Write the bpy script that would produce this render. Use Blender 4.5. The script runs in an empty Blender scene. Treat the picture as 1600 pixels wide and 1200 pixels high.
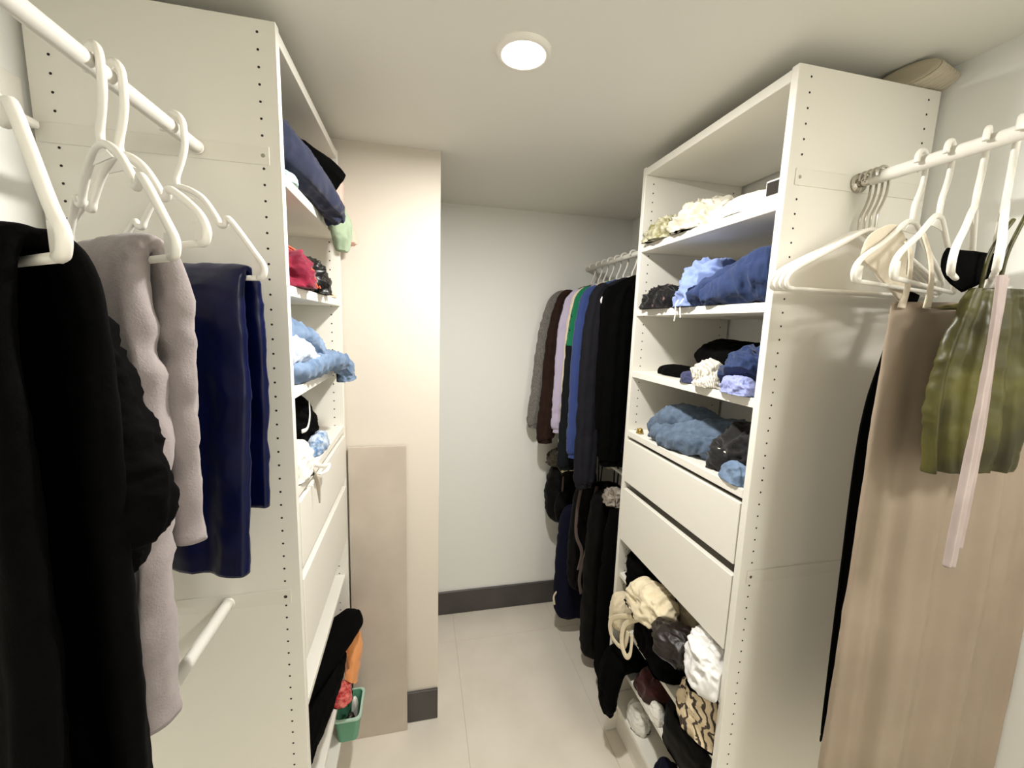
import bpy, bmesh, math, random
from mathutils import Vector, Matrix, noise

scene = bpy.context.scene
COL = scene.collection

# ------------------------------------------------------------------ camera
CAM = Vector((0, 0, 1.775))
YAW, PITCH, ROLL, FPX = -0.22308629, -0.1421698, -0.03134963, 642.41
RC = Matrix.Rotation(YAW, 3, 'Z') @ Matrix.Rotation(PITCH, 3, 'X') @ Matrix.Rotation(ROLL, 3, 'Y')
cam_data = bpy.data.cameras.new('camera')
cam = bpy.data.objects.new('camera', cam_data)
COL.objects.link(cam)
cam_data.sensor_width = 36.0
cam_data.lens = FPX / 1600 * 36.0
cam_data.clip_start = 0.02
cam.matrix_world = Matrix.Translation(CAM) @ (RC @ Matrix.Rotation(math.pi / 2, 3, 'X')).to_4x4()
scene.camera = cam

# ------------------------------------------------------------------ view, world, light
vs = scene.view_settings
vs.view_transform = 'Standard'; vs.look = 'None'; vs.gamma = 1.0; vs.use_curve_mapping = False
vs.exposure = 0.47
world = bpy.data.worlds.new('world'); scene.world = world
world.use_nodes = True
world.node_tree.nodes['Background'].inputs[0].default_value = (1, .95, .88, 1)
world.node_tree.nodes['Background'].inputs[1].default_value = 0.05
LAMPS = [((.238, 1.036), 16.0, .10), ((.93, -.40), 11.0, .30)]        # the two ceiling lamps: (x, y), watts, lens diameter
for (lx, ly), w, dia in LAMPS:
    ld = bpy.data.lights.new('ceiling_lamp_light', 'AREA')
    ld.shape = 'DISK'; ld.size = dia; ld.energy = w; ld.color = (1.0, .978, .938)
    lo = bpy.data.objects.new('ceiling_lamp_light', ld); COL.objects.link(lo)
    lo.location = (lx, ly, 2.388)

CEIL = 2.41

def at(px, py, axis, val):
    d = RC @ Vector(((px - 800) / FPX, 1, -(py - 600) / FPX))
    i = 'xyz'.index(axis)
    return CAM + d * ((val - CAM[i]) / d[i])

# ------------------------------------------------------------------ materials
def lin(c):
    c = c / 255
    return c / 12.92 if c <= .04045 else ((c + .055) / 1.055) ** 2.4
def rgb(*c): return (lin(c[0]), lin(c[1]), lin(c[2]), 1)
MATS = {}
def mat(name, col, rough=.6, col2=None, nscale=8, bump=0, bscale=200, sheen=0, metal=0, alpha=1, trans=0,
        spec=.5, emit=0, kind='noise', detail=3, bdist=.002):
    if name in MATS: return MATS[name]
    m = bpy.data.materials.new(name); m.use_nodes = True
    nt = m.node_tree; b = nt.nodes['Principled BSDF']
    b.inputs['Base Color'].default_value = rgb(*col)
    b.inputs['Roughness'].default_value = rough
    b.inputs['Metallic'].default_value = metal
    b.inputs['Specular IOR Level'].default_value = spec
    if sheen: b.inputs['Sheen Weight'].default_value = sheen; b.inputs['Sheen Roughness'].default_value = .5
    if alpha < 1: b.inputs['Alpha'].default_value = alpha
    if trans: b.inputs['Transmission Weight'].default_value = trans
    if emit:
        b.inputs['Emission Color'].default_value = (1, .97, .92, 1); b.inputs['Emission Strength'].default_value = emit
    tc = nt.nodes.new('ShaderNodeTexCoord')
    if col2:
        if kind == 'wave':
            t = nt.nodes.new('ShaderNodeTexWave'); t.inputs['Scale'].default_value = nscale
            t.inputs['Distortion'].default_value = 6; t.inputs['Detail'].default_value = detail; out = t.outputs['Fac']
        elif kind == 'voronoi':
            t = nt.nodes.new('ShaderNodeTexVoronoi'); t.inputs['Scale'].default_value = nscale; out = t.outputs['Distance']
        else:
            t = nt.nodes.new('ShaderNodeTexNoise'); t.inputs['Scale'].default_value = nscale
            t.inputs['Detail'].default_value = detail; out = t.outputs['Fac']
        nt.links.new(tc.outputs['Object'], t.inputs['Vector'])
        r = nt.nodes.new('ShaderNodeValToRGB')
        r.color_ramp.elements[0].color = rgb(*col); r.color_ramp.elements[1].color = rgb(*col2)
        r.color_ramp.elements[0].position = .35; r.color_ramp.elements[1].position = .65
        nt.links.new(out, r.inputs['Fac']); nt.links.new(r.outputs['Color'], b.inputs['Base Color'])
    if bump:
        n = nt.nodes.new('ShaderNodeTexNoise'); n.inputs['Scale'].default_value = bscale; n.inputs['Detail'].default_value = 4
        nt.links.new(tc.outputs['Object'], n.inputs['Vector'])
        bn = nt.nodes.new('ShaderNodeBump'); bn.inputs['Strength'].default_value = bump; bn.inputs['Distance'].default_value = bdist
        nt.links.new(n.outputs['Fac'], bn.inputs['Height']); nt.links.new(bn.outputs['Normal'], b.inputs['Normal'])
    MATS[name] = m
    return m

def fabric(name, col, col2=None, nscale=30, rough=.85, bump=.35, bscale=350, sheen=.15, **k):
    return mat('fabric_' + name, col, rough, col2, nscale, bump, bscale, sheen, spec=.04 if max(col) < 12 else .2, **k)

M_wall = mat('wall_paint', (237, 237, 231), .7, bump=.05, bscale=120)
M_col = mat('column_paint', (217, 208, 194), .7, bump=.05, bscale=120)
M_ceil = mat('ceiling_paint', (229, 227, 217), .8, bump=.05, bscale=90)
M_mel = mat('white_melamine', (233, 229, 218), .38, bump=.02, bscale=300)
M_hole = mat('dark_hole', (38, 32, 26), .9)
M_seam = mat('cleat_melamine', (229, 225, 213), .45)
M_base = mat('dark_baseboard', (66, 62, 60), .45, (74, 70, 67), 6)
M_tile = mat('floor_tile', (228, 219, 205), .42, (220, 211, 196), 5, bump=.06, bscale=60, detail=6)
M_grout = mat('grout', (204, 195, 180), .9)
M_plank = mat('greige_tile', (192, 180, 166), .5, (183, 171, 157), 7, bump=.05, bscale=50, detail=6)
M_plast = mat('white_plastic', (240, 236, 226), .32, spec=.5)
M_rod = mat('white_rod', (244, 240, 230), .3)
M_chrome = mat('chrome', (205, 200, 190), .18, metal=1)
M_lens = mat('lamp_lens', (255, 250, 240), .5, emit=14)
M_duct = mat('duct_plastic', (196, 186, 165), .6)
M_duct_in = mat('duct_cap', (176, 166, 142), .7)

# ------------------------------------------------------------------ object helpers
def tag(o, label=None, cat=None, group=None, kind=None):
    if label: o['label'] = label
    if cat: o['category'] = cat
    if group: o['group'] = group
    if kind: o['kind'] = kind
    return o
def empty(name, loc=(0, 0, 0), rz=0, label=None, cat=None, group=None):
    o = bpy.data.objects.new(name, None); COL.objects.link(o)
    o.location = loc; o.rotation_euler = (0, 0, rz); o.empty_display_size = .05
    return tag(o, label, cat, group)
def obj(name, bm, m, parent=None, smooth=False, solid=0):
    me = bpy.data.meshes.new(name)
    bmesh.ops.recalc_face_normals(bm, faces=bm.faces)
    bm.to_mesh(me); bm.free()
    if smooth:
        for p in me.polygons: p.use_smooth = True
    me.materials.append(m)
    o = bpy.data.objects.new(name, me); COL.objects.link(o)
    if parent: o.parent = parent
    return o
def localise(o, origin):
    """put a world-space mesh's origin at the given point"""
    origin = Vector(origin)
    o.data.transform(Matrix.Translation(-origin)); o.location = origin
    return o
def box(bm, x0, x1, y0, y1, z0, z1, bev=0):
    r = bmesh.ops.create_cube(bm, size=1)
    vv = r['verts']
    for v in vv:
        v.co = Vector((x0 + (v.co.x + .5) * (x1 - x0), y0 + (v.co.y + .5) * (y1 - y0), z0 + (v.co.z + .5) * (z1 - z0)))
    if bev:
        ed = list({e for v in vv for e in v.link_edges})
        bmesh.ops.bevel(bm, geom=ed, offset=bev, segments=1, affect='EDGES', profile=.5)
    return bm
def boxo(name, x0, x1, y0, y1, z0, z1, m, parent=None, bev=.001):
    return obj(name, box(bmesh.new(), x0, x1, y0, y1, z0, z1, bev), m, parent)
def add_rings(bm, rings, cap=True, closed=True):
    prev = None; first = None
    for ring in rings:
        vs_ = [bm.verts.new(p) for p in ring]
        n = len(vs_)
        if prev:
            for i in range(n if closed else n - 1):
                j = (i + 1) % n
                bm.faces.new((prev[i], prev[j], vs_[j], vs_[i]))
        else: first = vs_
        prev = vs_
    if cap and closed:
        bm.faces.new(list(reversed(first))); bm.faces.new(prev)
    return bm
def crom(pts, n):
    """Catmull-Rom through tuples of floats, n samples"""
    pts = [tuple(p) for p in pts]
    if len(pts) == 2:
        return [tuple(a + (b - a) * i / (n - 1) for a, b in zip(*pts)) for i in range(n)]
    out = []; m = len(pts) - 1
    for i in range(n):
        t = i / (n - 1) * m; k = min(int(t), m - 1); u = t - k
        p0, p1, p2, p3 = pts[max(k - 1, 0)], pts[k], pts[k + 1], pts[min(k + 2, m)]
        out.append(tuple(.5 * (2 * b + (c - a) * u + (2 * a - 5 * b + 4 * c - d) * u * u + (3 * b - a - 3 * c + d) * u ** 3)
                         for a, b, c, d in zip(p0, p1, p2, p3)))
    return out
def tube(bm, pts, r, n=40, seg=10, smooth=True, flat=1.0, side=None):
    p = [Vector(q) for q in (crom(pts, n) if smooth else pts)]
    rr = r if isinstance(r, (list, tuple)) else [r, r]
    rr = [q[0] for q in crom([(a,) for a in rr], len(p))]
    rings = []; N = None
    for i, c in enumerate(p):
        T = (p[min(i + 1, len(p) - 1)] - p[max(i - 1, 0)])
        if T.length < 1e-9: T = Vector((0, 0, 1))
        T.normalize()
        if N is None:
            ref = Vector(side) if side else (Vector((0, 0, 1)) if abs(T.z) < .9 else Vector((1, 0, 0)))
            N = (ref - T * ref.dot(T)).normalized()
        else:
            N = (N - T * N.dot(T)).normalized()
        B = T.cross(N)
        rings.append([c + (N * math.cos(a) + B * math.sin(a) * flat) * rr[i] for a in (2 * math.pi * k / seg for k in range(seg))])
    return add_rings(bm, rings)

def nvec(p):
    return Vector((noise.noise(p), noise.noise(p + Vector((31.7, 5.3, 11.9))), noise.noise(p + Vector((7.1, 43.3, 23.7)))))
def ridge(p, s):
    q = p + nvec(p * .7 + Vector((s, 3.1, s))) * .55
    v = 1 - 2.2 * abs(noise.noise(q + Vector((s, s * 1.7, 0))))
    w = 1 - 2.2 * abs(noise.noise(q * 2.1 + Vector((0, s, s * .3))))
    x = 1 - 2.2 * abs(noise.noise(q * 4.3 + Vector((s * .4, 0, s))))
    return .6 * v + .3 * w + .16 * x

def cloth_tube(bm, path, side=(1, 0, 0), n=70, seg=56, fold=0, nf=3, seed=0, wrk=.004, ws=14, e=.7, sidepts=None, ramp=None):
    """path: (x,y,z,halfwidth,halfthickness[,fold multiplier]); a soft flattened tube with pleats along it and wrinkles"""
    pp = crom([tuple(q) + ((1.0,) if len(q) == 5 else ()) for q in path], n)
    sd = crom(sidepts, n) if sidepts else [tuple(side)] * n
    rnd = random.Random(seed)
    ph = [rnd.uniform(0, 6.28) for _ in range(4)]; fr = [nf * rnd.uniform(.8, 1.25), nf * rnd.uniform(1.6, 2.2)]
    rings = []
    for i, q in enumerate(pp):
        c = Vector(q[:3]); w = max(q[3], .001); t = max(q[4], .001); fm = q[5]
        T = Vector(pp[min(i + 1, n - 1)][:3]) - Vector(pp[max(i - 1, 0)][:3])
        T.normalize()
        S = Vector(sd[i]); S = (S - T * S.dot(T)).normalized(); N = S.cross(T)
        u = i / (n - 1); ring = []
        for k in range(seg):
            a = 2 * math.pi * k / seg; ca, sa = math.cos(a), math.sin(a)
            x = math.copysign(abs(ca) ** e, ca); y = math.copysign(abs(sa) ** e, sa)
            p = c + S * (x * w) + N * (y * t)
            f = fold * fm * (.7 * math.sin(fr[0] * x * 3.1 + ph[0] + 1.2 * u) + .4 * math.sin(fr[1] * x * 3.1 + ph[1] - 1.9 * u))
            p = p + N * f
            d = ridge(p * ws + Vector((seed, 0, seed * .37)), seed * 1.31)
            p = p + (S * x * .5 + N * y).normalized() * (d * wrk * min(1, t / .01))
            ring.append(p)
        rings.append(ring)
    return add_rings(bm, rings)

def heap(bm, c, rx, ry, h, rz=0, seed=0, amp=.25, fs=9, nth=120, nph=46, sq=.75, out=.16, clampz=True, tilt=(0, 0)):
    """a crumpled pile of cloth resting on z = c.z"""
    c = Vector(c); ca, sa = math.cos(rz), math.sin(rz); rings = []
    A = amp * min(rx, ry, h)
    for j in range(nph + 1):
        a = (.03 + .97 * j / nph) * math.pi / 2 * 1.12
        sr = math.sin(a) ** sq; cz = math.cos(a)
        cz = math.copysign(abs(cz) ** sq, cz)
        ring = []
        for i in range(nth):
            th = 2 * math.pi * i / nth
            o = 1 + out * noise.noise(Vector((math.cos(th) * 1.3 + seed, math.sin(th) * 1.3, seed * .7))) * 2
            ct, st = math.cos(th), math.sin(th)
            ct = math.copysign(abs(ct) ** .85, ct); st = math.copysign(abs(st) ** .85, st)
            lx, ly, lz = ct * sr * rx * o, st * sr * ry * o, cz * h
            lz += (lx / rx * tilt[0] + ly / ry * tilt[1]) * max(cz, 0)
            nrm = Vector((lx / rx ** 2, ly / ry ** 2, max(lz, 0) / h ** 2 + 1e-6)).normalized()
            p = Vector((lx, ly, lz))
            d = ridge(Vector((p.x * fs, p.y * fs, p.z * fs * 1.2)) + Vector((seed * 2.3, seed, 0)), seed)
            p = p + nrm * (d * A)
            if clampz: p.z = max(p.z, 0.001)
            ring.append(c + Vector((p.x * ca - p.y * sa, p.x * sa + p.y * ca, p.z)))
        rings.append(ring)
    return add_rings(bm, rings)

# ------------------------------------------------------------------ the room
XW0, XW1, YN, YC, YB = -.712, 1.231, -1.05, 1.667, 2.335
XC = .078
def struct(name, x0, x1, y0, y1, z0, z1, m, bev=0):
    return tag(boxo(name, x0, x1, y0, y1, z0, z1, m, None, bev), kind='structure')
tag(struct('ceiling', XW0 - .1, XW1 + .1, YN - .1, YB + .1, CEIL, CEIL + .08, M_ceil))
struct('wall_left', XW0 - .08, XW0, YN, YC, 0, CEIL, M_wall)
struct('wall_right', XW1, XW1 + .08, YN, YB + .08, 0, CEIL, M_wall)
struct('wall_back', XC, XW1, YB, YB + .08, 0, CEIL, M_wall)
struct('wall_near', XW0 - .08, XW1 + .08, YN - .08, YN, 0, CEIL, M_wall)
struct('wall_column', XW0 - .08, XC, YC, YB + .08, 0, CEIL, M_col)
struct('baseboard_back', XC, XW1, YB - .013, YB, .0005, .15, M_base, .003)
struct('baseboard_column', -.35, XC, YC - .013, YC, .0005, .15, M_base, .003)
# floor: grout bed with large porcelain tiles
fl = struct('floor', XW0 - .1, XW1 + .1, YN - .1, YB + .1, -.06, -.002, M_grout)
JX, JY, TW, TL = .198, 2.10, .60, 1.20
xs = [XW0, JX - TW, JX, JX + TW, XW1]
xs = [XW0, JX - TW, JX, JX + TW, XW1] if JX - TW > XW0 else [XW0, JX, JX + TW, XW1]
ys = [YN, JY - 2 * TL, JY - TL, JY, YB]
for i in range(len(xs) - 1):
    for j in range(len(ys) - 1):
        g = .0012
        boxo('floor_tile', xs[i] + g, xs[i + 1] - g, ys[j] + g, ys[j + 1] - g, -.003, 0, M_tile, fl, .0006)

# the ceiling lamps
for k, ((lx, ly), w, dia) in enumerate(LAMPS):
    lab = ['round recessed ceiling lamp between the two shelf towers', 'wide round ceiling lamp over the closet entrance'][k]
    L = empty('ceiling_lamp', (lx, ly, CEIL), 0, lab, 'ceiling lamp', 'recessed ceiling lamps')
    L.scale = (dia / .094, dia / .094, 1)
    bm = bmesh.new(); rings = []
    for r, z in [(.047, -.001), (.047, -.009), (.052, -.011), (.060, -.006), (.062, -.0005)]:
        rings.append([Vector((r * math.cos(a), r * math.sin(a), z)) for a in (2 * math.pi * i / 48 for i in range(48))])
    add_rings(bm, rings, cap=False); obj('trim_ring', bm, M_plast, L, True)
    bm = bmesh.new(); rings = []
    for r, z in [(.0465, -.002), (.046, -.007), (.03, -.009), (.001, -.0095)]:
        rings.append([Vector((r * math.cos(a), r * math.sin(a), z)) for a in (2 * math.pi * i / 48 for i in range(48))])
    add_rings(bm, rings); obj('lens', bm, M_lens, L, True)

# ------------------------------------------------------------------ shelf towers
SH = [2.083, 1.848, 1.613]; DECK = 1.376; LOW = [.762, .575, .386, .192]
TH = .02; TOP = 2.36
def tower(label, xf, xb, y0, y1, rods):
    """xf: front (aisle side) x, xb: back x; y0 near panel outside, y1 far panel outside"""
    s = 1 if xb > xf else -1
    T = empty('shelf_tower', ((xf + xb) / 2, (y0 + y1) / 2, 0), 0, label, 'shelf unit', 'white closet shelf towers')
    ox, oy = T.location.x, T.location.y
    def b(name, xa, xb_, ya, yb, za, zb, m=M_mel, parent=T, bev=.0012):
        xa, xb_ = min(xa, xb_), max(xa, xb_)
        return boxo(name, xa - ox, xb_ - ox, ya - oy, yb - oy, za, zb, m, parent, bev)
    near = b('side_panel', xf, xb, y0, y0 + TH, .0005, TOP)
    far = b('side_panel', xf, xb, y1 - TH, y1, .0005, TOP)
    i0, i1 = y0 + TH + .0006, y1 - TH - .0006
    b('top_panel', xf + s * .002, xb, i0, i1, TOP - .028, TOP - .003)
    for z in SH: b('shelf', xf + s * .003, xb - s * .004, i0, i1, z - .024, z)
    b('deck', xf + s * .001, xb - s * .004, i0, i1, DECK - .024, DECK)
    for z in LOW: b('shelf', xf + s * .012, xb - s * .004, i0, i1, z - .018, z)
    b('plinth', xf + s * .05, xf + s * .066, i0, i1, .0005, LOW[3] - .019)
    for za, zb in ((1.168, 1.338), (.918, 1.136)):
        d = b('drawer', xf - s * .001, xf + s * .017, i0 + .003, i1 - .003, za, zb)
        b('drawer_box', xf + s * .0175, xf + s * .36, i0 + .02, i1 - .02, za + .01, zb - .05, M_mel, d)
    # shelf pin holes, 32 mm apart
    for pan, yy in ((near, y0 - .0004), (near, y0 + TH + .0004), (far, y1 - TH - .0004)):
        bm = bmesh.new()
        for xx in (xf + s * .034, xb - s * .036):
            z = .16
            while z < TOP - .02:
                v = [bm.verts.new((xx - ox + .0026 * math.cos(a), yy - oy, z + .0026 * math.sin(a))) for a in (k * math.pi / 4 for k in range(8))]
                bm.faces.new(v); z += .032
        o = obj('pin_holes', bm, M_hole, pan); o['kind'] = 'stuff'
    # thin cleats that carry the hanging rods on the outside of the near panel
    for zc in rods:
        c = b('rod_cleat', xf + s * .022, xb - s * .005, y0 - .0018, y0 - .0002, zc - .018, zc + .018, M_seam, T, .0006)
        bm = bmesh.new()
        v = [bm.verts.new((xf + s * .034 - ox + .004 * math.cos(a), y0 - .0022 - oy, zc + .004 * math.sin(a))) for a in (k * math.pi / 6 for k in range(12))]
        bm.faces.new(v); obj('screw', bm, M_chrome, c)
    return T
XL, XLB, YL0, YL1 = -.281, -.700, 1.0, 1.652
XR, XRB, YR0, YR1 = .807, 1.219, .828, 1.474
tower('white shelf tower beside the leaning greige tile', XL, XLB, YL0, YL1, [2.105, 1.112])
tower('white shelf tower with a dark gap between its drawers, beside the hanging black bags', XR, XRB, YR0, YR1, [2.128, 1.145])

# wall rail bracket seen beside the left tower
w = empty('wall_bracket', (XW0, .96, 2.14), 0, 'white hanging rail bracket on the wall beside the tower', 'bracket')
boxo('rail', 0.0004, .006, -.05, .034, -.02, .05, M_mel, w)
boxo('hook_block', .008, .03, -.012, .030, -.035, -.0205, M_plast, w, .003)

# flexible duct on top of the right tower
d = empty('flexible_duct', (1.17, .85, TOP), 0, 'ribbed beige flexible duct end on top of the shelf tower', 'duct')
bm = bmesh.new(); rings = []
ax = Vector((.97, .24, 0)).normalized(); sd = Vector((.24, -.97, 0)).normalized()
for i in range(33):
    u = i / 32; q = Vector((-.050, -.010, .024)) + ax * (.105 * u)
    r = 1 + (.07 if i % 4 in (0, 1) else -.03)
    rings.append([q + sd * (math.cos(a) * .060 * r) + Vector((0, 0, 1)) * (math.sin(a) * .0215 * r) for a in (2 * math.pi * k / 40 for k in range(40))])
add_rings(bm, rings); obj('ribbed_hose', bm, M_duct, d)
bm = bmesh.new(); rings = []
for r, o in ((.9, -.001), (1.04, -.003), (1.0, -.006), (.75, -.004), (.02, -.004)):
    q = Vector((-.050, -.010, .024)) + ax * o
    rings.append([q + sd * (math.cos(a) * .060 * r) + Vector((0, 0, 1)) * (math.sin(a) * .0215 * r) for a in (2 * math.pi * k / 40 for k in range(40))])
add_rings(bm, rings, cap=False); obj('end_cap', bm, M_duct_in, d, True)

# leaning tile
bm = bmesh.new()
box(bm, -.110, .110, -.005, .005, 0, 1.282, .001)
o = obj('leaning_tile', bm, M_plank); o.location = (-.164, 1.627, .0006); o.rotation_euler = (-.0215, 0, 0)
tag(o, 'tall narrow greige porcelain tile leaning upright against the column wall', 'tile')

# ------------------------------------------------------------------ rods
def rod(name, x, z, y0, y1, r, label, chrome=None, group='white clothes rods'):
    R = empty(name, (x, y1, z), 0, label, 'clothes rod', group)
    bm = bmesh.new()
    ye = y1 - (chrome or 0)
    tube(bm, [(0, y0 - y1, 0), (0, ye - y1 - .0008, 0)], r, 3, 24, smooth=True)
    obj('rod_bar', bm, M_rod, R, True)
    bm = bmesh.new()
    if chrome:
        tube(bm, [(0, -chrome, 0), (0, -.004, 0)], r * .8, 3, 24); obj('rod_end', bm, M_chrome, R, True)
        bm = bmesh.new(); tube(bm, [(0, -.0085, 0), (0, -.0045, 0)], r * 1.6, 3, 28); obj('flange', bm, M_chrome, R, True)
    else:
        tube(bm, [(0, -.007, 0), (0, -.0035, 0)], r * 1.12, 3, 24); obj('flange', bm, M_rod, R, True)
    return R
RLX, RLZ = -.434, 2.107
RRX, RRZ = 1.005, 2.129
RFX, RFZ = .96, 2.112
rod('clothes_rod', RLX, RLZ, YN + .002, YL0, .0125, 'upper white rod carrying the trouser hangers')
rod('clothes_rod', RLX - .002, 1.112, YN + .002, YL0, .0125, 'lower white rod below the draped trousers, with nothing on it')
rod('clothes_rod', RRX, RRZ, YN + .002, YR0, .0135, 'white rod with chrome end carrying the dresses', .035)
rod('clothes_rod', RFX, RFZ, YR1 + .002, YB, .012, 'upper white rod carrying the hooded jackets by the back wall')
rod('clothes_rod', RFX, 1.08, YR1 + .002, YB, .012, 'lower white rod carrying the black bags by the back wall')

# ------------------------------------------------------------------ hangers
def hanger(loc, rz, hw, label, group, drop=.10, bar=.245, neck=.105, thick=.0042, flip=1, notch=True, wire=False, cat='hanger', rr=.017):
    """loc: centre of the rod; local x runs along the hanger"""
    H = empty('clothes_hanger', loc, rz, label, cat, group)
    bm = bmesh.new()
    hook = [(-rr * .95 * flip, 0, -.002)] + [(rr * math.cos(a) * flip, 0, rr * math.sin(a) + .0015) for a in (math.pi * (1 - k / 8) for k in range(1, 9))]
    hook += [(rr * .98 * flip, 0, -.03), (rr * .6 * flip, 0, -.055), (0, 0, -.082), (0, 0, -neck)]
    tube(bm, hook, thick * (.6 if wire else 1), 60, 10, side=(0, 1, 0)); obj('hook', bm, M_chrome if wire else M_plast, H, True)
    bm = bmesh.new()
    zs = -neck; ze = -bar + .026
    def arm(s):
        if notch:
            return [(0, 0, zs), (s * .05, 0, zs - .018), (s * hw * .45, 0, zs - .052), (s * hw * .50, 0, zs - .068), (s * hw * .56, 0, zs - .068), (s * hw * .62, 0, zs - .060),
                    (s * hw * .9, 0, ze + .018), (s * hw, 0, ze - .006), (s * hw * .985, 0, -bar + .004), (s * hw * .93, 0, -bar)]
        return [(0, 0, zs), (s * .03, 0, zs - .006), (s * hw * .5, 0, zs - .05), (s * hw * .88, 0, ze + .020), (s * hw, 0, ze - .004), (s * hw * .985, 0, -bar + .004), (s * hw * .92, 0, -bar)]
    path = list(reversed(arm(-1)))[:-1] + arm(1)
    tube(bm, path, thick, 110, 10, side=(0, 1, 0))
    tube(bm, [(-hw * .95, 0, -bar), (0, 0, -bar), (hw * .95, 0, -bar)], thick * .85, 5, 10, side=(0, 1, 0))
    obj('frame', bm, M_plast, H, True)
    if not wire:
        for s in (-1, 1):
            boxo('end_web', min(s * hw * .86, s * hw * .985), max(s * hw * .86, s * hw * .985), -.0012, .0012, -bar + .001, ze + .004, M_plast, H, 0)
        bm = bmesh.new()
        add_rings(bm, [[Vector(q) + Vector((0, d, 0)) for q in ((-.036, 0, zs - .022), (.036, 0, zs - .022), (0, 0, zs))] for d in (-.001, .001)])
        obj('neck_web', bm, M_plast, H)
    return H

# --- left: four tubular hangers with trousers over their bars
AL = math.radians
LH = [  # hook y, rotation, half width
    (.545, AL(-40), .200, 'white plastic hanger holding the black sweatpants'),
    (.728, AL(-42), .192, 'white plastic hanger with its big end loop over the grey sweatpants'),
    (.766, AL(-36), .190, 'empty white plastic hanger between the grey sweatpants and navy trousers'),
    (.915, AL(-25), .178, 'white plastic hanger holding the navy satin trousers'),
]
for y, a, hw, lab in LH:
    hanger((RLX, y, RLZ), a, hw, lab, 'trouser hangers', bar=.235 if 'empty' in lab else .288 if 'black' in lab else .262, drop=.1, neck=.10, thick=.0055, rr=.0240)

def pants(name, y, a, hw, z, front, back, w, t, m, label, seed, off=0, fold=.006, wrk=.004, shift=0, cuff=None, gap=.03):
    """trousers folded over a hanger bar: local x along the bar, -y is the camera side"""
    P_ = empty(name, (RLX, y, z), a, label, 'trousers')
    bm = bmesh.new()
    path = [(off + shift, -gap - t * 1.4, -front, w * .86, t * 1.2, 1.5), (off + shift * .7, -gap - t, -front * .66, w * .95, t * 1.25, 1.3),
            (off + shift * .3, -gap, -front * .33, w, t * 1.1, .9), (off, -gap, -.030, w, t, .3),
            (off, 0, .010 + t * .5, w, t * .5, .1),
            (off, gap, -.030, w, t, .3), (off, gap, -back * .4, w, t, .8), (off, gap, -back, w * .92, t, 1.2)]
    cloth_tube(bm, path, (1, 0, 0), 130, 72, fold, 2.2, seed, wrk, 11, .6)
    obj('legs', bm, m, P_, True)
    return P_
F_black = fabric('black_fleece', (4, 4, 4), (7, 6, 6), 60, sheen=0)
F_grey = fabric('grey_jersey', (146, 136, 134), (152, 142, 140), 60)
F_navy = mat('navy_satin', (2, 8, 46), .32, (3, 10, 54), 20, .1, 300, spec=.3)
P1 = pants('black_sweatpants', LH[0][0], LH[0][1], .2, RLZ - .288, 1.1, .66, .165, .018, F_black, 'black sweatpants draped over the hanger beside the grey sweatpants', 3, off=-.012, fold=.010, gap=.028)
bm = bmesh.new()
cloth_tube(bm, [(.02, .055, -.05, .03, .018), (.045, .058, -.12, .036, .022), (.075, .058, -.18, .040, .026), (.10, .056, -.225, .046, .030), (.108, .054, -.262, .042, .030), (.085, .050, -.292, .028, .022), (.065, .048, -.33, .027, .022)],
           (1, 0, 0), 80, 56, .004, 3, 11, .009, 22, .85)
obj('gathered_leg', bm, F_black, P1, True)
P2 = pants('grey_sweatpants', LH[1][0] + .005, LH[1][1], .19, RLZ - .262, .66, .41, .140, .022, F_grey, 'grey jersey sweatpants draped over the hanger beside the navy trousers', 5, off=-.012, fold=.010, wrk=.008, shift=.03, gap=.026)
P3 = pants('navy_trousers', LH[3][0] - .004, LH[3][1], .17, RLZ - .262, .56, .45, .150, .014, F_navy, 'shiny navy satin trousers draped over the hanger by the shelf tower', 8, off=-.004, fold=.006, wrk=.006, shift=.016, gap=.021)

# --- right: nested empty hangers by the chrome rod end
for k in range(4):
    hanger((RRX, .808 - .0125 * k, RRZ), AL(1.5 - .3 * k), .232 - .003 * k, 'slim white hanger with a wire hook, empty, in the bunch at the chrome rod end',
           'bunch of empty white hangers', bar=.255, neck=.115, thick=.0045, notch=False, wire=True, rr=.0185)
RH = [(.698, 15, .205, 'white plastic hanger holding the cream camisole'),
      (.652, 20, .205, 'white plastic hanger holding the long beige satin dress'),
      (.598, 27, .21, 'white plastic hanger holding the olive green dress'),
      (.556, 30, .21, 'white plastic hanger holding the mauve sheer scarf')]
for y, a, hw, lab in RH:
    hanger((RRX, y, RRZ), AL(a), hw, lab, 'dress hangers', bar=.25, neck=.115, thick=.0052, notch=False, rr=.0230)
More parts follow.
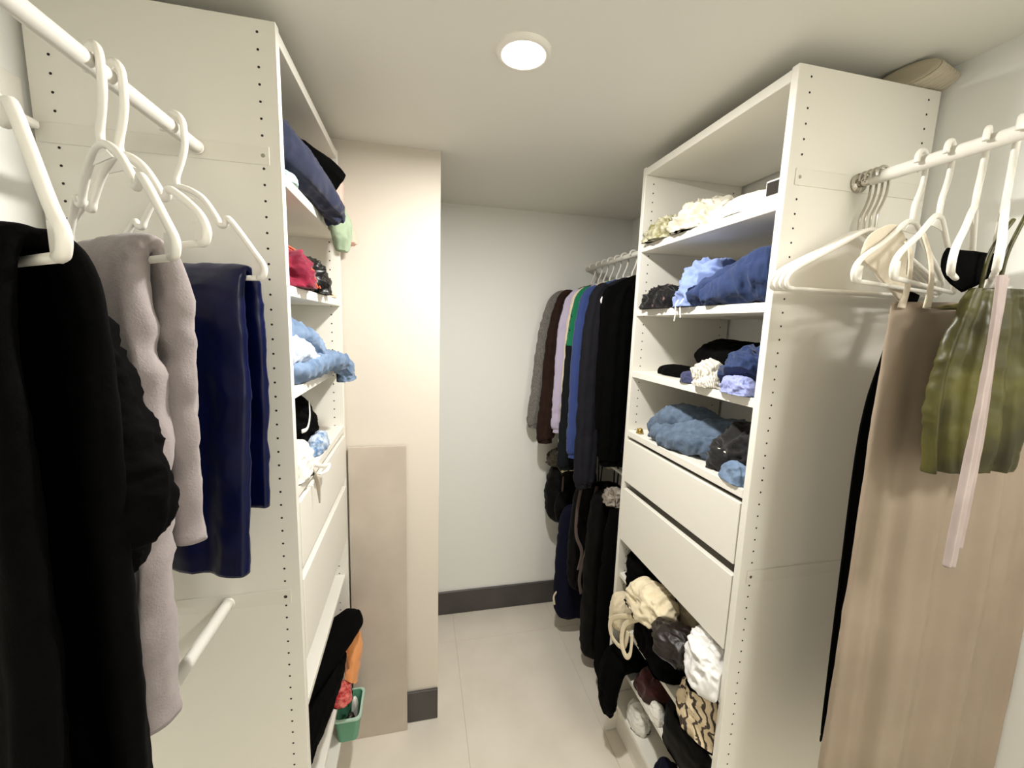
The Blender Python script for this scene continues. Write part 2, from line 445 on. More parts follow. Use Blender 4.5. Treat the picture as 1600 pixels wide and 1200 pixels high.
# ------------------------------------------------------------------ dresses on the right rod
F_beige = mat('beige_satin', (156, 140, 121), .5, (146, 130, 112), 5, .12, 200, spec=.4)
F_cream = fabric('cream_knit', (226, 214, 192))
F_olive = mat('olive_satin', (90, 86, 36), .4, (46, 42, 17), 9, .1, 250, spec=.4)
F_mauve = mat('mauve_sheer', (180, 164, 158), .6, (160, 144, 138), 9, .1, 250)
F_blk = fabric('black_cotton', (6, 6, 6), sheen=0)
def hung(name, label, cat, parts, origin):
    G = empty(name, origin, 0, label, cat)
    for nm, m, build in parts:
        bm = bmesh.new(); build(bm)
        for v in bm.verts: v.co -= Vector(origin)
        obj(nm, bm, m, G, True)
    return G
sdv = (.97, -.24, 0)
def D(u, z, dy=0): return (1.02 + .97 * u, .590 - .24 * u + dy, z)
hung('long_dress', 'long beige satin dress with thin straps reaching down past the shelf tower drawers', 'dress', [
    ('skirt', F_beige, lambda bm: cloth_tube(bm, [D(.03, 1.845) + (.172, .008, .3), D(.033, 1.70) + (.178, .014, .6), D(.036, 1.40) + (.180, .020, 1), D(.038, 1.05) + (.180, .024, 1.2), D(.038, .62) + (.180, .026, 1.3)], sdv, 120, 120, .009, 3.4, 21, .003, 5, .8)),
    ('strap', F_cream, lambda bm: cloth_tube(bm, [D(-.135, 1.83, -.010) + (.009, .003), (.897, .612, 1.88, .006, .002), (.902, .620, 1.93, .005, .002), (.905, .632, 1.955, .005, .002)], (1, 0, 0), 30, 16, 0, 1, 2, 0)),
    ('strap', F_cream, lambda bm: cloth_tube(bm, [D(-.09, 1.83, -.012) + (.009, .003), (.937, .602, 1.88, .006, .002), (.942, .615, 1.93, .005, .002), (.945, .634, 1.975, .005, .002)], (1, 0, 0), 30, 16, 0, 1, 2, 0)),
], (1.02, .59, .62))
y2 = .708
hung('cream_camisole', 'cream camisole folded inside the hanger triangle next to the beige dress', 'top', [
    ('body', F_cream, lambda bm: cloth_tube(bm, [(1.0, y2, 1.985, .035, .004, .2), (.975, y2 - .007, 1.95, .080, .004, .5), (.955, y2 - .012, 1.915, .112, .004, .8), (.945, y2 - .015, 1.889, .110, .003, 1)], (.966, .259, 0), 60, 64, .002, 2.6, 31, .004, 22, .7)),
], (1.0, y2, 1.88))
def O(u, z, dy=0): return (.945 + .97 * u, .528 - .24 * u + dy, z)
hung('olive_dress', 'olive green satin dress with cord straps beside the mauve scarf', 'dress', [
    ('body', F_olive, lambda bm: cloth_tube(bm, [O(.02, 1.862) + (.045, .008, .3), O(.02, 1.80) + (.065, .012, .7), O(.02, 1.72) + (.085, .015, 1), O(.025, 1.62) + (.090, .016, 1.2), O(.03, 1.54) + (.080, .014, 1.2)], (.97, -.24, 0), 90, 80, .008, 3.6, 41, .006, 14, .8)),
    ('strap', F_olive, lambda bm: tube(bm, [O(-.015, 1.86, -.006), O(-.01, 1.92, -.006), O(.02, 1.975, -.004)], .0032, 20, 8)),
    ('strap', F_olive, lambda bm: tube(bm, [O(.015, 1.86, -.006), O(.018, 1.92, -.006), O(.04, 1.985, -.004)], .0032, 20, 8)),
    ('lining', F_blk, lambda bm: cloth_tube(bm, [O(-.02, 1.925, .012) + (.04, .003), O(-.02, 1.905, .012) + (.045, .004), O(-.0, 1.872, .010) + (.03, .004)], (.97, -.24, 0), 24, 32, .002, 2, 6, .003, 20)),
], (.93, .545, 1.54))
hung('mauve_scarf', 'mauve sheer scarf in narrow folds hanging in front of the olive dress', 'scarf', [
    ('drape', F_mauve, lambda bm: cloth_tube(bm, [(.855, .462, 1.872, .008, .003), (.856, .460, 1.80, .006, .003), (.860, .460, 1.70, .008, .004), (.860, .460, 1.55, .009, .005), (.860, .460, 1.40, .010, .005)], (1, 0, 0), 80, 32, .002, 2, 51, .002, 14, .8)),
    ('drape', F_mauve, lambda bm: cloth_tube(bm, [(.895, .480, 1.872, .010, .003), (.893, .478, 1.83, .007, .003), (.895, .476, 1.76, .003, .002), (.900, .476, 1.60, .008, .004), (.897, .476, 1.42, .012, .005)], (1, 0, 0), 80, 32, .002, 2, 52, .002, 14, .8)),
], (.87, .462, 1.38))
# dark belt hanging behind the dress
hung('black_belt', 'long narrow black fabric belt with a notched end hanging behind the beige dress', 'belt', [
    ('band', F_blk, lambda bm: cloth_tube(bm, [(1.095, .735, 1.876, .020, .003), (1.050, .735, 1.72, .020, .003), (1.022, .735, 1.55, .020, .003), (1.030, .735, 1.2, .019, .003), (1.043, .735, .84, .0175, .003), (1.047, .735, .735, .0165, .002)], (1, 0, 0), 60, 16, .001, 1, 61, .001, 10, .5)),
    ('tail', F_blk, lambda bm: (cloth_tube(bm, [(1.038, .735, .736, .007, .002), (1.034, .735, .722, .005, .002), (1.032, .735, .712, .002, .001)], (1, 0, 0), 10, 12, 0, 1, 1, 0),
                               cloth_tube(bm, [(1.055, .735, .736, .007, .002), (1.057, .735, .712, .005, .002), (1.059, .735, .690, .002, .001)], (1, 0, 0), 10, 12, 0, 1, 1, 0))),
], (1.03, .735, .69))

# ------------------------------------------------------------------ jackets on the far rod
def jacket(y, label, name, cat, body, sleeve, shx, wrist, seed, hem=1.32, sleeve2=None, cuffm=None, hood=True, tw=.022):
    """shx: x of the aisle-side shoulder; wrist: (x, z) of the aisle-side sleeve end"""
    hanger((RFX, y, RFZ), AL(0), .19, 'white plastic hanger holding the ' + label.split(' hanging')[0], 'jacket hangers', bar=.235, neck=.10, thick=.0045, notch=False, rr=.0185)
    zt = RFZ - .125; G = empty(name, (RFX, y, hem), 0, label, cat, 'jackets on the far rod')
    def loc(bm):
        for v in bm.verts: v.co -= Vector((RFX, y, hem))
        return bm
    bm = bmesh.new()
    cloth_tube(bm, [(RFX, y, zt + .02, .045, tw * .9, .2), (RFX, y, zt - .02, .13, tw, .2), (RFX, y, zt - .075, .185, tw * 1.1, .4), (RFX, y, zt - .3, .19, tw * 1.1, .8), (RFX, y, hem + .15, .19, tw * 1.1, 1), (RFX, y, hem, .18, tw, 1)],
               (1, 0, 0), 70, 64, .004, 2.2, seed, .004, 11, .8)
    obj('body', loc(bm), body, G, True)
    for s in (-1, 1):
        bm = bmesh.new()
        x0 = shx if s < 0 else 2 * RFX - shx - .02
        x1 = wrist[0] if s < 0 else min(2 * RFX - wrist[0] - .1, 1.185)
        zz = wrist[1]
        P_ = [(x0 + (RFX - x0) * .30, y - .004, zt - .035, .025, tw * .8), (x0 + .012, y - .004, zt - .085, .052, tw * 1.15), (x0 * .65 + x1 * .35, y - .006, zt * .67 + zz * .33, .060, tw * 1.2),
              (x0 * .3 + x1 * .7, y - .008, zt * .3 + zz * .7, .056, tw * 1.2), (x1, y - .009, zz + .05, .050, tw * 1.15), (x1, y - .009, zz + .028, .038, tw), (x1, y - .009, zz, .037, tw)]
        if s > 0: P_ = [(min(q[0], 1.175), q[1], q[2], min(q[3], 1.222 - min(q[0], 1.175)), q[4]) for q in P_]
        cloth_tube(bm, P_, (1, 0, 0), 90, 48, .003, 2, seed + s, .007, 15, .85)
        so = obj('sleeve', loc(bm), sleeve, G, True)
        if sleeve2 and s < 0:
            bm = bmesh.new()
            Q = [(q[0], q[1] - .001, q[2], q[3] * 1.06, q[4] * 1.1) for q in P_[:3]]
            cloth_tube(bm, Q, (1, 0, 0), 60, 48, .003, 2, seed + s, .005, 15, .85)
            obj('upper_sleeve', loc(bm), sleeve2, so, True)
    if hood:
        bm = bmesh.new()
        cloth_tube(bm, [(RFX - .055, y - .016, zt + .01, .02, .012), (RFX - .02, y - .02, zt - .05, .05, .016), (RFX + .01, y - .02, zt - .12, .06, .016), (RFX + .02, y - .02, zt - .19, .03, .010)], (1, 0, 0), 40, 40, .003, 2, seed + 7, .006, 18, .9)
        obj('hood', loc(bm), body, G, True)
    return G
F_hgrey = fabric('heather_grey', (128, 124, 118), (96, 92, 88), 160)
F_brown = fabric('dark_brown_suede', (36, 20, 14), (44, 26, 18), 30, sheen=0)
F_lav = fabric('lavender', (190, 180, 204))
F_crm2 = fabric('pale_cream', (226, 212, 184))
F_green = fabric('green', (22, 110, 74))
F_char = fabric('charcoal_navy', (20, 20, 26), (25, 24, 31), 40, sheen=0)
F_dteal = fabric('black_teal', (13, 18, 21), sheen=0)
F_blue = fabric('royal_blue', (52, 68, 120))
jacket(2.255, 'heather grey hoodie hanging next to the back wall', 'grey_hoodie', 'jacket', F_hgrey, F_hgrey, .748, (.658, 1.19), 101)
jacket(2.165, 'dark brown suede jacket hanging beside the grey hoodie', 'brown_jacket', 'jacket', F_brown, F_brown, .765, (.690, 1.125), 102, hood=False, tw=.026)
jacket(2.094, 'pale lavender shirt hanging beside the brown jacket', 'lavender_shirt', 'shirt', F_lav, F_lav, .79, (.752, 1.20), 103, hood=False, tw=.014)
jacket(2.022, 'pale cream shirt hanging beside the lavender shirt', 'cream_shirt', 'shirt', F_crm2, F_crm2, .80, (.775, 1.01), 104, hood=False, tw=.015)
jacket(1.945, 'green and black colour-block sweatshirt hanging beside the cream shirt', 'green_sweatshirt', 'sweatshirt', F_green, F_dteal, .79, (.742, 1.045), 105, sleeve2=F_green, hood=False, tw=.02)
jacket(1.875, 'royal blue sweatshirt hanging beside the green sweatshirt', 'blue_sweatshirt', 'sweatshirt', F_blue, F_blue, .79, (.765, 1.13), 106, tw=.02)
jacket(1.79, 'charcoal hoodie with a hanging sleeve beside the blue sweatshirt', 'charcoal_hoodie', 'jacket', F_char, F_char, .80, (.775, 1.01), 107, tw=.026)
jacket(1.69, 'black hoodie on the hanger closest to the tower side panel', 'black_hoodie', 'jacket', F_blk, F_blk, .86, (.85, 1.15), 108, tw=.026)

# ------------------------------------------------------------------ bags on the lower far rod
F_nylon = mat('black_nylon', (5, 5, 5), .6, (8, 7, 7), 20, .15, 300, spec=.12)
F_navy2 = fabric('deep_navy', (7, 9, 32), sheen=0)
F_strap = fabric('taupe_webbing', (96, 82, 74))
F_moss = fabric('dark_olive_fur', (62, 56, 42), (40, 36, 26), 60)
LZ = 1.08
def hang_loop(x, y):
    return lambda bm: tube(bm, [(x, y - .006, LZ - .16), (x, y - .019, LZ - .05), (x, y - .0180, LZ + .006), (x, y, LZ + .0185), (x, y + .018, LZ + .006), (x, y + .019, LZ - .05), (x, y + .006, LZ - .16)], .0035, 40, 8)
def bag(name, y, x, z1, z0, w, t, m, label, seed, extra=(), e=.7):
    return hung(name, label, 'bag', [
        ('bag_body', m, lambda bm: cloth_tube(bm, [(x, y, z1, w * .45, t * .5, .2), (x, y, z1 - .05, w * .85, t * .85, .5), (x, y, (z1 + z0) / 2, w, t, 1), (x, y, z0 + .06, w * .95, t, 1), (x, y, z0, w * .6, t * .6, 1)], (1, 0, 0), 70, 56, .006, 2, seed, .011, 11, e)),
        ('loop', m, hang_loop(x, y))] + list(extra), (x, y, z0))
bag('backpack', 2.21, .885, .985, .62, .155, .075, F_nylon, 'black nylon backpack hanging next to the back wall baseboard', 201,
    [('pocket', F_nylon, lambda bm: cloth_tube(bm, [(.86, 2.128, .84, .08, .018), (.86, 2.118, .76, .105, .026), (.86, 2.122, .67, .09, .018)], (1, 0, 0), 40, 40, .002, 2, 203, .006, 14, .6)),
     ('side_strap', F_strap, lambda bm: tube(bm, [(.80, 2.125, .93), (.795, 2.118, .80), (.80, 2.12, .68)], .006, 24, 8, flat=.3))])
bag('navy_bag', 2.03, .90, .80, .12, .15, .036, F_navy2, 'deep navy cloth bag hanging below the black backpack', 205,
    [('tag', F_crm2, lambda bm: tube(bm, [(.752, 2.01, .30), (.736, 2.01, .27), (.742, 2.01, .22)], .006, 16, 8, flat=.4))])
bag('shoulder_bag', 1.93, .93, .96, .36, .15, .036, F_nylon, 'black shoulder bag with long taupe straps', 207,
    [('strap', F_strap, lambda bm: tube(bm, [(.82, 1.900, .98), (.80, 1.895, .85), (.80, 1.893, .70), (.835, 1.888, .60), (.82, 1.888, .5)], .009, 40, 8, flat=.25)),
     ('strap', F_strap, lambda bm: tube(bm, [(.90, 1.892, .96), (.87, 1.888, .80), (.86, 1.886, .62), (.83, 1.886, .46), (.845, 1.886, .36)], .009, 40, 8, flat=.25))])
bag('garment_bag', 1.80, .955, .965, .07, .135, .05, F_nylon, 'long black garment bag hanging almost to the floor', 209)
bag('duffel_bag', 1.645, .965, .95, .06, .13, .06, F_blk, 'bulky black duffel bag hanging behind the tower side panel', 211)
bm = bmesh.new(); heap(bm, (.795, 2.20, .978), .055, .06, .075, 0, 71, .35, 26)
tag(localise(obj('fur_hat', bm, F_moss, None, True), (.795, 2.20, .978)), 'dark olive fuzzy hat on top of the black backpack', 'hat')
F_paper = mat('crumpled_paper', (170, 160, 146), .6, (120, 110, 98), 30, .2, 120)
bm = bmesh.new(); heap(bm, (.90, 1.70, .952), .05, .045, .06, 0, 72, .45, 30)
tag(localise(obj('paper_bag', bm, F_paper, None, True), (.90, 1.70, .952)), 'small crumpled greyish paper bag on top of the black duffel bag', 'paper bag')

# ------------------------------------------------------------------ things lying on shelves
def pile(name, label, cat, m, c, rx, ry, h, rz=0, seed=1, amp=.3, fs=12, **k):
    grp = k.pop('group', None); extra = k.pop('extra', ())
    if extra:
        G = empty(name, c, 0, label, cat, grp)
        bm = bmesh.new(); heap(bm, (0, 0, 0), rx, ry, h, rz, seed, amp, fs, **k); obj('bundle', bm, m, G, True)
        for nm, mm, f in extra:
            bm = bmesh.new(); f(bm)
            for v in bm.verts: v.co -= Vector(c)
            obj(nm, bm, mm, G, True)
        return G
    bm = bmesh.new(); heap(bm, (0, 0, 0), rx, ry, h, rz, seed, amp, fs, **k)
    o = obj(name, bm, m, None, True); o.location = c
    return tag(o, label, cat, grp)
E0 = .0008
# right tower, top shelf
S1, S2, S3 = (z + E0 for z in SH); DK = DECK + E0
F_clear = mat('clear_plastic', (214, 208, 192), .2, (196, 190, 168), 14, .3, 60, spec=.8)
F_olv2 = mat('olive_foil', (122, 116, 74), .4, (196, 192, 168), 40, .3, 80)
F_white = fabric('white_cotton', (232, 228, 218))
pile('olive_foil_bundle', 'olive and white foil bundle at the end of the top shelf beside the plastic bag', 'bundle', F_olv2, (.865, 1.36, S1), .055, .075, .065, .2, 301, .5, 26)
pile('clear_plastic_bag', 'crumpled clear plastic bag lying on the top shelf beside the folded white sheet', 'plastic bag', F_clear, (.885, 1.20, S1), .07, .085, .085, 0, 302, .5, 20)
pile('white_sheet', 'white folded sheet lying flat on the top shelf beside the plastic bag', 'linen', F_white, (.905, 1.0, S1), .088, .10, .05, 0, 303, .25, 10, sq=.5, out=.08)
bb = empty('small_box', (.87, .882, S1), .1, 'small white box with a dark end on the top shelf beside the white sheet', 'box')
boxo('carton', -.045, .045, -.025, .025, 0, .055, M_plast, bb, .002)
boxo('dark_end', -.0475, -.0455, -.02, .02, .02, .05, M_hole, bb, .0004)
# right tower, second shelf
F_print = fabric('black_print', (14, 12, 12), (120, 92, 84), 46, detail=1)
MATS['fabric_black_print'].node_tree.nodes['Color Ramp'].color_ramp.elements[0].position = .66
MATS['fabric_black_print'].node_tree.nodes['Color Ramp'].color_ramp.elements[1].position = .74
F_peri = fabric('periwinkle', (128, 146, 198))
F_dkblue = fabric('dark_blue_fleece', (34, 48, 84), (38, 54, 92), 40)
pile('printed_top', 'black crumpled top with small pink print on the shelf beside the periwinkle shorts', 'clothing', F_print, (.862, 1.335, S2), .055, .088, .062, 0, 311, .5, 22)
pile('periwinkle_shorts', 'periwinkle drawstring shorts bunched on the shelf beside the dark blue sweatpants', 'shorts', F_peri, (.89, 1.155, S2), .085, .088, .125, .2, 312, .38, 15,
     extra=[('drawstring', F_white, lambda bm: (tube(bm, [(.83, 1.185, S2 + .05), (.800, 1.19, S2 + .012), (.796, 1.185, S2 - .02), (.797, 1.19, S2 - .045)], .0028, 24, 6),
                                             tube(bm, [(.83, 1.17, S2 + .05), (.799, 1.165, S2 + .012), (.795, 1.16, S2 - .012), (.796, 1.157, S2 - .035)], .0028, 24, 6)))])
def blue_pants(bm):
    cloth_tube(bm, [(.815, 1.13, S2 + .028, .030, .022), (.84, 1.07, S2 + .045, .045, .036), (.88, .99, S2 + .075, .06, .045), (.92, .92, S2 + .10, .06, .05), (.94, .875, S2 + .10, .05, .05)], (1, .4, 0), 70, 56, .003, 2, 313, .011, 22, .9)
def blue_pants2(bm):
    cloth_tube(bm, [(.803, 1.07, S2 + .024, .022, .020), (.825, 1.03, S2 + .036, .035, .030), (.835, .97, S2 + .05, .04, .045), (.85, .91, S2 + .07, .045, .06), (.86, .875, S2 + .075, .04, .06)], (1, .4, 0), 70, 56, .003, 2, 314, .011, 22, .9)
def blue_pants3(bm):
    cloth_tube(bm, [(.97, 1.05, S2 + .05, .05, .045), (.96, .97, S2 + .10, .06, .05), (.93, .90, S2 + .15, .05, .035), (.92, .873, S2 + .16, .03, .02)], (1, .4, 0), 60, 48, .003, 2, 315, .011, 22, .9)
G = empty('blue_sweatpants', (.88, 1.0, S2), 0, 'dark blue fleece sweatpants heaped on the shelf beside the periwinkle shorts', 'trousers')
for nm, f in (('leg', blue_pants), ('leg', blue_pants2), ('waist', blue_pants3)):
    bm = bmesh.new(); f(bm)
    for v in bm.verts: v.co -= G.location; v.co.z = max(v.co.z, .0005)
    obj(nm, bm, F_dkblue, G, True)
# right tower, third shelf
F_stripe = mat('striped_cotton', (226, 220, 206), .8, (168, 160, 146), 60, .2, 300, kind='wave')
pile('beret', 'flat black beret lying on the shelf behind the cream shirt', 'hat', F_blk, (.925, 1.285, S3), .06, .105, .034, .3, 321, .15, 10, sq=.55)
pile('black_sweater', 'black folded sweater on the shelf behind the navy sweater and cream striped shirt', 'sweater', F_blk, (1.0, 1.16, S3), .095, .14, .125, 0, 322, .2, 9, sq=.6)
pile('cream_striped_shirt', 'cream striped shirt rolled on the shelf beside the navy sweater', 'shirt', F_stripe, (.855, 1.055, S3), .048, .052, .065, 0, 323, .4, 22)
pile('navy_roll', 'small navy rolled cloth on the shelf tucked against the cream striped shirt', 'clothing', fabric('slate_navy', (58, 62, 92)), (.826, 1.118, S3), .017, .030, .036, .4, 324, .3, 30)
pile('navy_sweater', 'navy blue crumpled sweater on the shelf beside the cream striped shirt', 'sweater', F_dkblue, (.885, .935, S3), .075, .068, .105, 0, 325, .4, 18)
pile('periwinkle_cloth', 'pale periwinkle cloth spilling over the shelf edge below the navy sweater', 'clothing', fabric('pale_periwinkle', (150, 158, 208)), (.818, .915, S3), .022, .045, .042, 0, 326, .5, 30)
# right tower, deck above the drawers
F_denim = fabric('mid_denim', (96, 112, 132), (74, 88, 106), 26)
F_denim_l = fabric('light_denim', (120, 140, 166), (88, 110, 138), 22)
F_denim_b = fabric('black_denim', (26, 25, 26), (40, 38, 38), 30)
G = empty('blue_jeans', (.9, 1.15, DK), 0, 'mid blue jeans folded in a thick roll on the deck above the drawers', 'jeans')
for nm, pth, sdv in (('waistband', [(.97, 1.13, DK + .045, .06, .04), (.94, 1.20, DK + .075, .07, .05), (.90, 1.27, DK + .085, .055, .045), (.87, 1.33, DK + .05, .03, .03), (.86, 1.36, DK + .026, .02, .018)], (1, .3, 0)),
                     ('leg', [(.98, 1.06, DK + .06, .07, .06), (.92, 1.13, DK + .06, .06, .05), (.87, 1.20, DK + .045, .04, .035), (.85, 1.27, DK + .035, .03, .026), (.845, 1.32, DK + .028, .026, .02)], (1, .3, 0)),
                     ('leg', [(.95, 1.02, DK + .04, .05, .036), (.90, 1.09, DK + .04, .05, .036), (.855, 1.16, DK + .034, .038, .03), (.838, 1.22, DK + .027, .03, .024), (.836, 1.25, DK + .025, .026, .022)], (1, .3, 0))):
    bm = bmesh.new(); cloth_tube(bm, pth, sdv, 90, 64, .004, 2, len(nm) + int(pth[0][0] * 100), .011, 24, .85)
    for v in bm.verts: v.co -= G.location; v.co.z = max(v.co.z, .0005)
    obj(nm, bm, F_denim, G, True)
pile('black_jeans', 'black jeans with belt loops heaped on the deck beside the blue jeans', 'jeans', F_denim_b, (.945, .95, DK), .10, .085, .13, 0, 332, .4, 16,
     extra=[('size_label', F_white, lambda bm: box(bm, .836, .841, .955, .988, DK + .045, DK + .067))])
pile('light_jeans', 'light blue jeans leg poking out at the deck edge below the black jeans', 'jeans', F_denim_l, (.828, .90, DK), .020, .045, .05, 0, 333, .4, 22)
F_gold = mat('gold_trinket', (190, 160, 84), .35, metal=.8)
pile('gold_trinket', 'tiny gold hair clip on the deck corner above the drawers', 'trinket', F_gold, (.83, 1.40, DK), .009, .012, .018, 0, 334, .5, 90, nth=32, nph=14)
# right tower, low shelves
A_, B_, C_, D_ = (z + E0 for z in LOW)
F_taupe = fabric('taupe_canvas', (150, 136, 112)); F_canv = fabric('cream_canvas', (228, 214, 182)); F_greige = fabric('greige_cloth', (168, 158, 142))
F_bag_w = mat('white_plastic_film', (236, 234, 230), .3, (222, 220, 216), 12, .3, 60)
F_choc = mat('dark_brown_leather', (30, 22, 18), .45)
F_maroon = fabric('maroon_knit', (58, 26, 24))
F_snake = mat('snake_print', (228, 208, 172), .5, (58, 44, 32), 26, .2, 100, kind='wave')
MATS['snake_print'].node_tree.nodes['Color Ramp'].color_ramp.elements[0].position = .62
MATS['snake_print'].node_tree.nodes['Color Ramp'].color_ramp.elements[1].position = .8
pile('black_sweater_stack', 'black folded knitwear under the lower drawer of the tower beside the bags', 'sweater', F_blk, (.90, 1.345, A_), .085, .10, .12, 0, 341, .25, 12, sq=.5)
pile('taupe_bag', 'taupe canvas tote slumped under the lower drawer behind the cream canvas bag', 'bag', F_taupe, (.935, 1.08, A_), .07, .085, .125, 0, 342, .35, 14)
pile('cream_canvas_bag', 'cream canvas bag with a knotted corner spilling over the shelf beside the taupe tote', 'bag', F_canv, (.812, 1.19, A_ + .0), .055, .10, .095, .1, 343, .45, 15)
pile('brown_pouch', 'dark brown leather pouch lying on the shelf below the taupe tote', 'pouch', F_choc, (.800, 1.035, A_), .055, .075, .07, 0, 344, .3, 13, sq=.6)
pile('greige_cloth', 'greige folded cloth on the shelf behind the white plastic bag', 'clothing', F_greige, (.965, .92, A_), .065, .055, .12, 0, 345, .3, 14, sq=.6)
pile('white_plastic_bag', 'crumpled white plastic bag at the shelf edge beside the brown pouch', 'plastic bag', F_bag_w, (.822, .915, A_), .055, .052, .135, 0, 346, .5, 18)
pile('cream_pouch', 'rounded cream pouch under the black knitwear beside the bag straps', 'pouch', F_canv, (.812, 1.395, B_), .05, .048, .125, 0, 347, .15, 12, sq=.6)
def loop(pts, r=.010): return lambda bm: tube(bm, pts, r, 60, 8, flat=.22)
G = pile('black_tote', 'black tote bag with two cream strap handles hanging out of the shelf', 'bag', F_blk, (.895, 1.215, B_), .085, .13, .155, 0, 348, .25, 10, sq=.5,
     extra=[('strap', F_canv, loop([(.80, 1.24, B_ + .14), (.765, 1.31, B_ + .10), (.75, 1.37, B_ + .04), (.752, 1.37, B_ - .02), (.765, 1.33, B_ - .04), (.775, 1.30, B_ - .02), (.78, 1.29, B_ + .05)])),
            ('strap', F_canv, loop([(.79, 1.25, B_ + .13), (.77, 1.30, B_ + .07), (.762, 1.30, B_ + .0), (.765, 1.27, B_ - .035), (.772, 1.25, B_ - .01), (.78, 1.26, B_ + .06)]))])
pile('snake_print_bag', 'cream and brown snake print handbag lying on the shelf below the white plastic bag', 'bag', F_snake, (.862, .945, B_), .065, .078, .145, 0, 349, .25, 12, sq=.5)
pile('maroon_knit', 'dark maroon knit cloth on the shelf under the black tote bag', 'clothing', F_maroon, (.90, 1.23, C_), .075, .075, .10, 0, 350, .3, 12)
pile('white_cloth', 'small white cloth at the shelf edge between the maroon knit and the black box bag', 'clothing', F_white, (.835, 1.145, C_), .022, .03, .05, 0, 351, .4, 26)
G = pile('black_box_bag', 'boxy black bag with a small white label on its front, under the snake print bag', 'bag', F_nylon, (.905, 1.0, C_), .085, .11, .13, 0, 352, .12, 8, sq=.35,
     extra=[('white_label', M_plast, lambda bm: box(bm, .812, .817, 1.06, 1.085, C_ + .03, C_ + .055))])
def hanging_black(bm):
    cloth_tube(bm, [(.89, 1.375, C_ + .03, .06, .025), (.83, 1.37, C_ + .05, .062, .03), (.775, 1.365, C_ + .035, .06, .03), (.752, 1.36, C_ - .05, .058, .028), (.748, 1.355, C_ - .13, .05, .022), (.752, 1.345, C_ - .17, .03, .012)], (0, 1, 0), 70, 56, .004, 2, 353, .006, 14, .75)
bm = bmesh.new(); hanging_black(bm)
tag(localise(obj('black_shirt', bm, F_blk, None, True), (.83, 1.37, C_)), 'black shirt hanging over the low shelf edge below the cream straps', 'shirt')
pile('white_socks', 'crumpled white socks on the bottom shelf beside the black shirt', 'socks', F_white, (.862, 1.30, D_), .030, .055, .075, 0, 354, .4, 22)
pile('navy_cloth', 'dark navy cloth on the bottom shelf beside the royal blue cloth', 'clothing', F_navy2, (.855, 1.08, D_), .035, .04, .065, 0, 355, .35, 18)
pile('royal_blue_cloth', 'deep royal blue cloth on the bottom shelf beside the dark navy cloth', 'clothing', fabric('deep_royal', (16, 22, 84)), (.87, .95, D_), .05, .08, .12, 0, 356, .25, 12)

# ------------------------------------------------------------------ left tower contents
F_navy3 = fabric('navy_twill', (30, 34, 54), (36, 40, 62), 30)
F_mint = fabric('mint_green', (164, 178, 152), (142, 160, 130), 14)
F_pink = fabric('pale_pink', (232, 200, 186)); F_peach = fabric('peach', (214, 150, 124)); F_aqua = fabric('aqua', (190, 226, 220))
def free(name, label, cat, m, pth, side, seed, origin, n=70, seg=52, fold=.004, wrk=.006, ws=15, e=.8, floor=None):
    bm = bmesh.new(); cloth_tube(bm, pth, side, n, seg, fold, 2, seed, wrk, ws, e)
    if floor is not None:
        for v in bm.verts: v.co.z = max(v.co.z, floor)
    return tag(localise(obj(name, bm, m, None, True), origin), label, cat)
free('navy_jacket', 'navy twill jacket sleeve spilling off the top shelf of the tower beside the tile', 'jacket', F_navy3,
     [(-.38, 1.06, S1 + .12, .05, .05), (-.345, 1.12, S1 + .10, .055, .05), (-.305, 1.20, S1 + .07, .05, .045), (-.276, 1.29, S1 + .04, .042, .034), (-.256, 1.36, S1 + .012, .036, .028), (-.248, 1.39, S1 - .012, .024, .018)],
     (1, .5, -.3), 401, (-.36, 1.12, S1), e=.85, wrk=.008)
free('black_folded_shirt', 'black stiff folded shirt lying behind the navy jacket on the top shelf', 'shirt', F_blk,
     [(-.42, 1.32, S1 + .13, .05, .05), (-.36, 1.37, S1 + .135, .06, .055), (-.30, 1.41, S1 + .125, .055, .052), (-.262, 1.44, S1 + .10, .05, .045)], (1, .5, 0), 402, (-.36, 1.36, S1), e=.5, wrk=.004)
free('mint_shirt', 'mint green shirt hanging over the top shelf edge beside the pink bag', 'shirt', F_mint,
     [(-.35, 1.44, S1 + .03, .05, .025), (-.30, 1.47, S1 + .045, .055, .028), (-.262, 1.49, S1 + .03, .055, .025), (-.250, 1.495, S1 - .03, .048, .022), (-.250, 1.495, S1 - .085, .022, .012)], (.2, 1, 0), 403, (-.30, 1.47, S1), wrk=.007)
pile('aqua_cloth', 'bit of aqua cloth at the top shelf edge below the navy jacket', 'clothing', F_aqua, (-.30, 1.11, S1), .014, .03, .026, 0, 404, .4, 30)
G = empty('pink_bag', (-.32, 1.575, S1), 0, 'pale pink paper bag with a peach handle at the end of the top shelf', 'bag')
bm = bmesh.new(); cloth_tube(bm, [(-.01, 0, .006, .06, .033), (-.006, 0, .05, .065, .038), (0, 0, .13, .064, .036), (.002, 0, .165, .06, .03)], (1, 0, 0), 40, 44, .002, 2, 405, .004, 14, .45); obj('paper_body', bm, F_pink, G, True)
bm = bmesh.new(); tube(bm, [(-.03, -.03, .15), (0, -.034, .165), (.05, -.03, .175), (.06, -.02, .165), (.055, 0, .14)], .003, 30, 6); obj('handle', bm, F_peach, G, True)
free('peach_cloth', 'peach cloth end drooping from the top shelf beside the pink bag', 'clothing', fabric('pale_peach', (226, 184, 164)), [(-.29, 1.60, S1 + .012, .02, .010), (-.262, 1.60, S1 + .02, .024, .014), (-.24, 1.595, S1 - .01, .024, .015), (-.232, 1.59, S1 - .045, .018, .012)], (0, 1, 0), 406, (-.28, 1.6, S1))
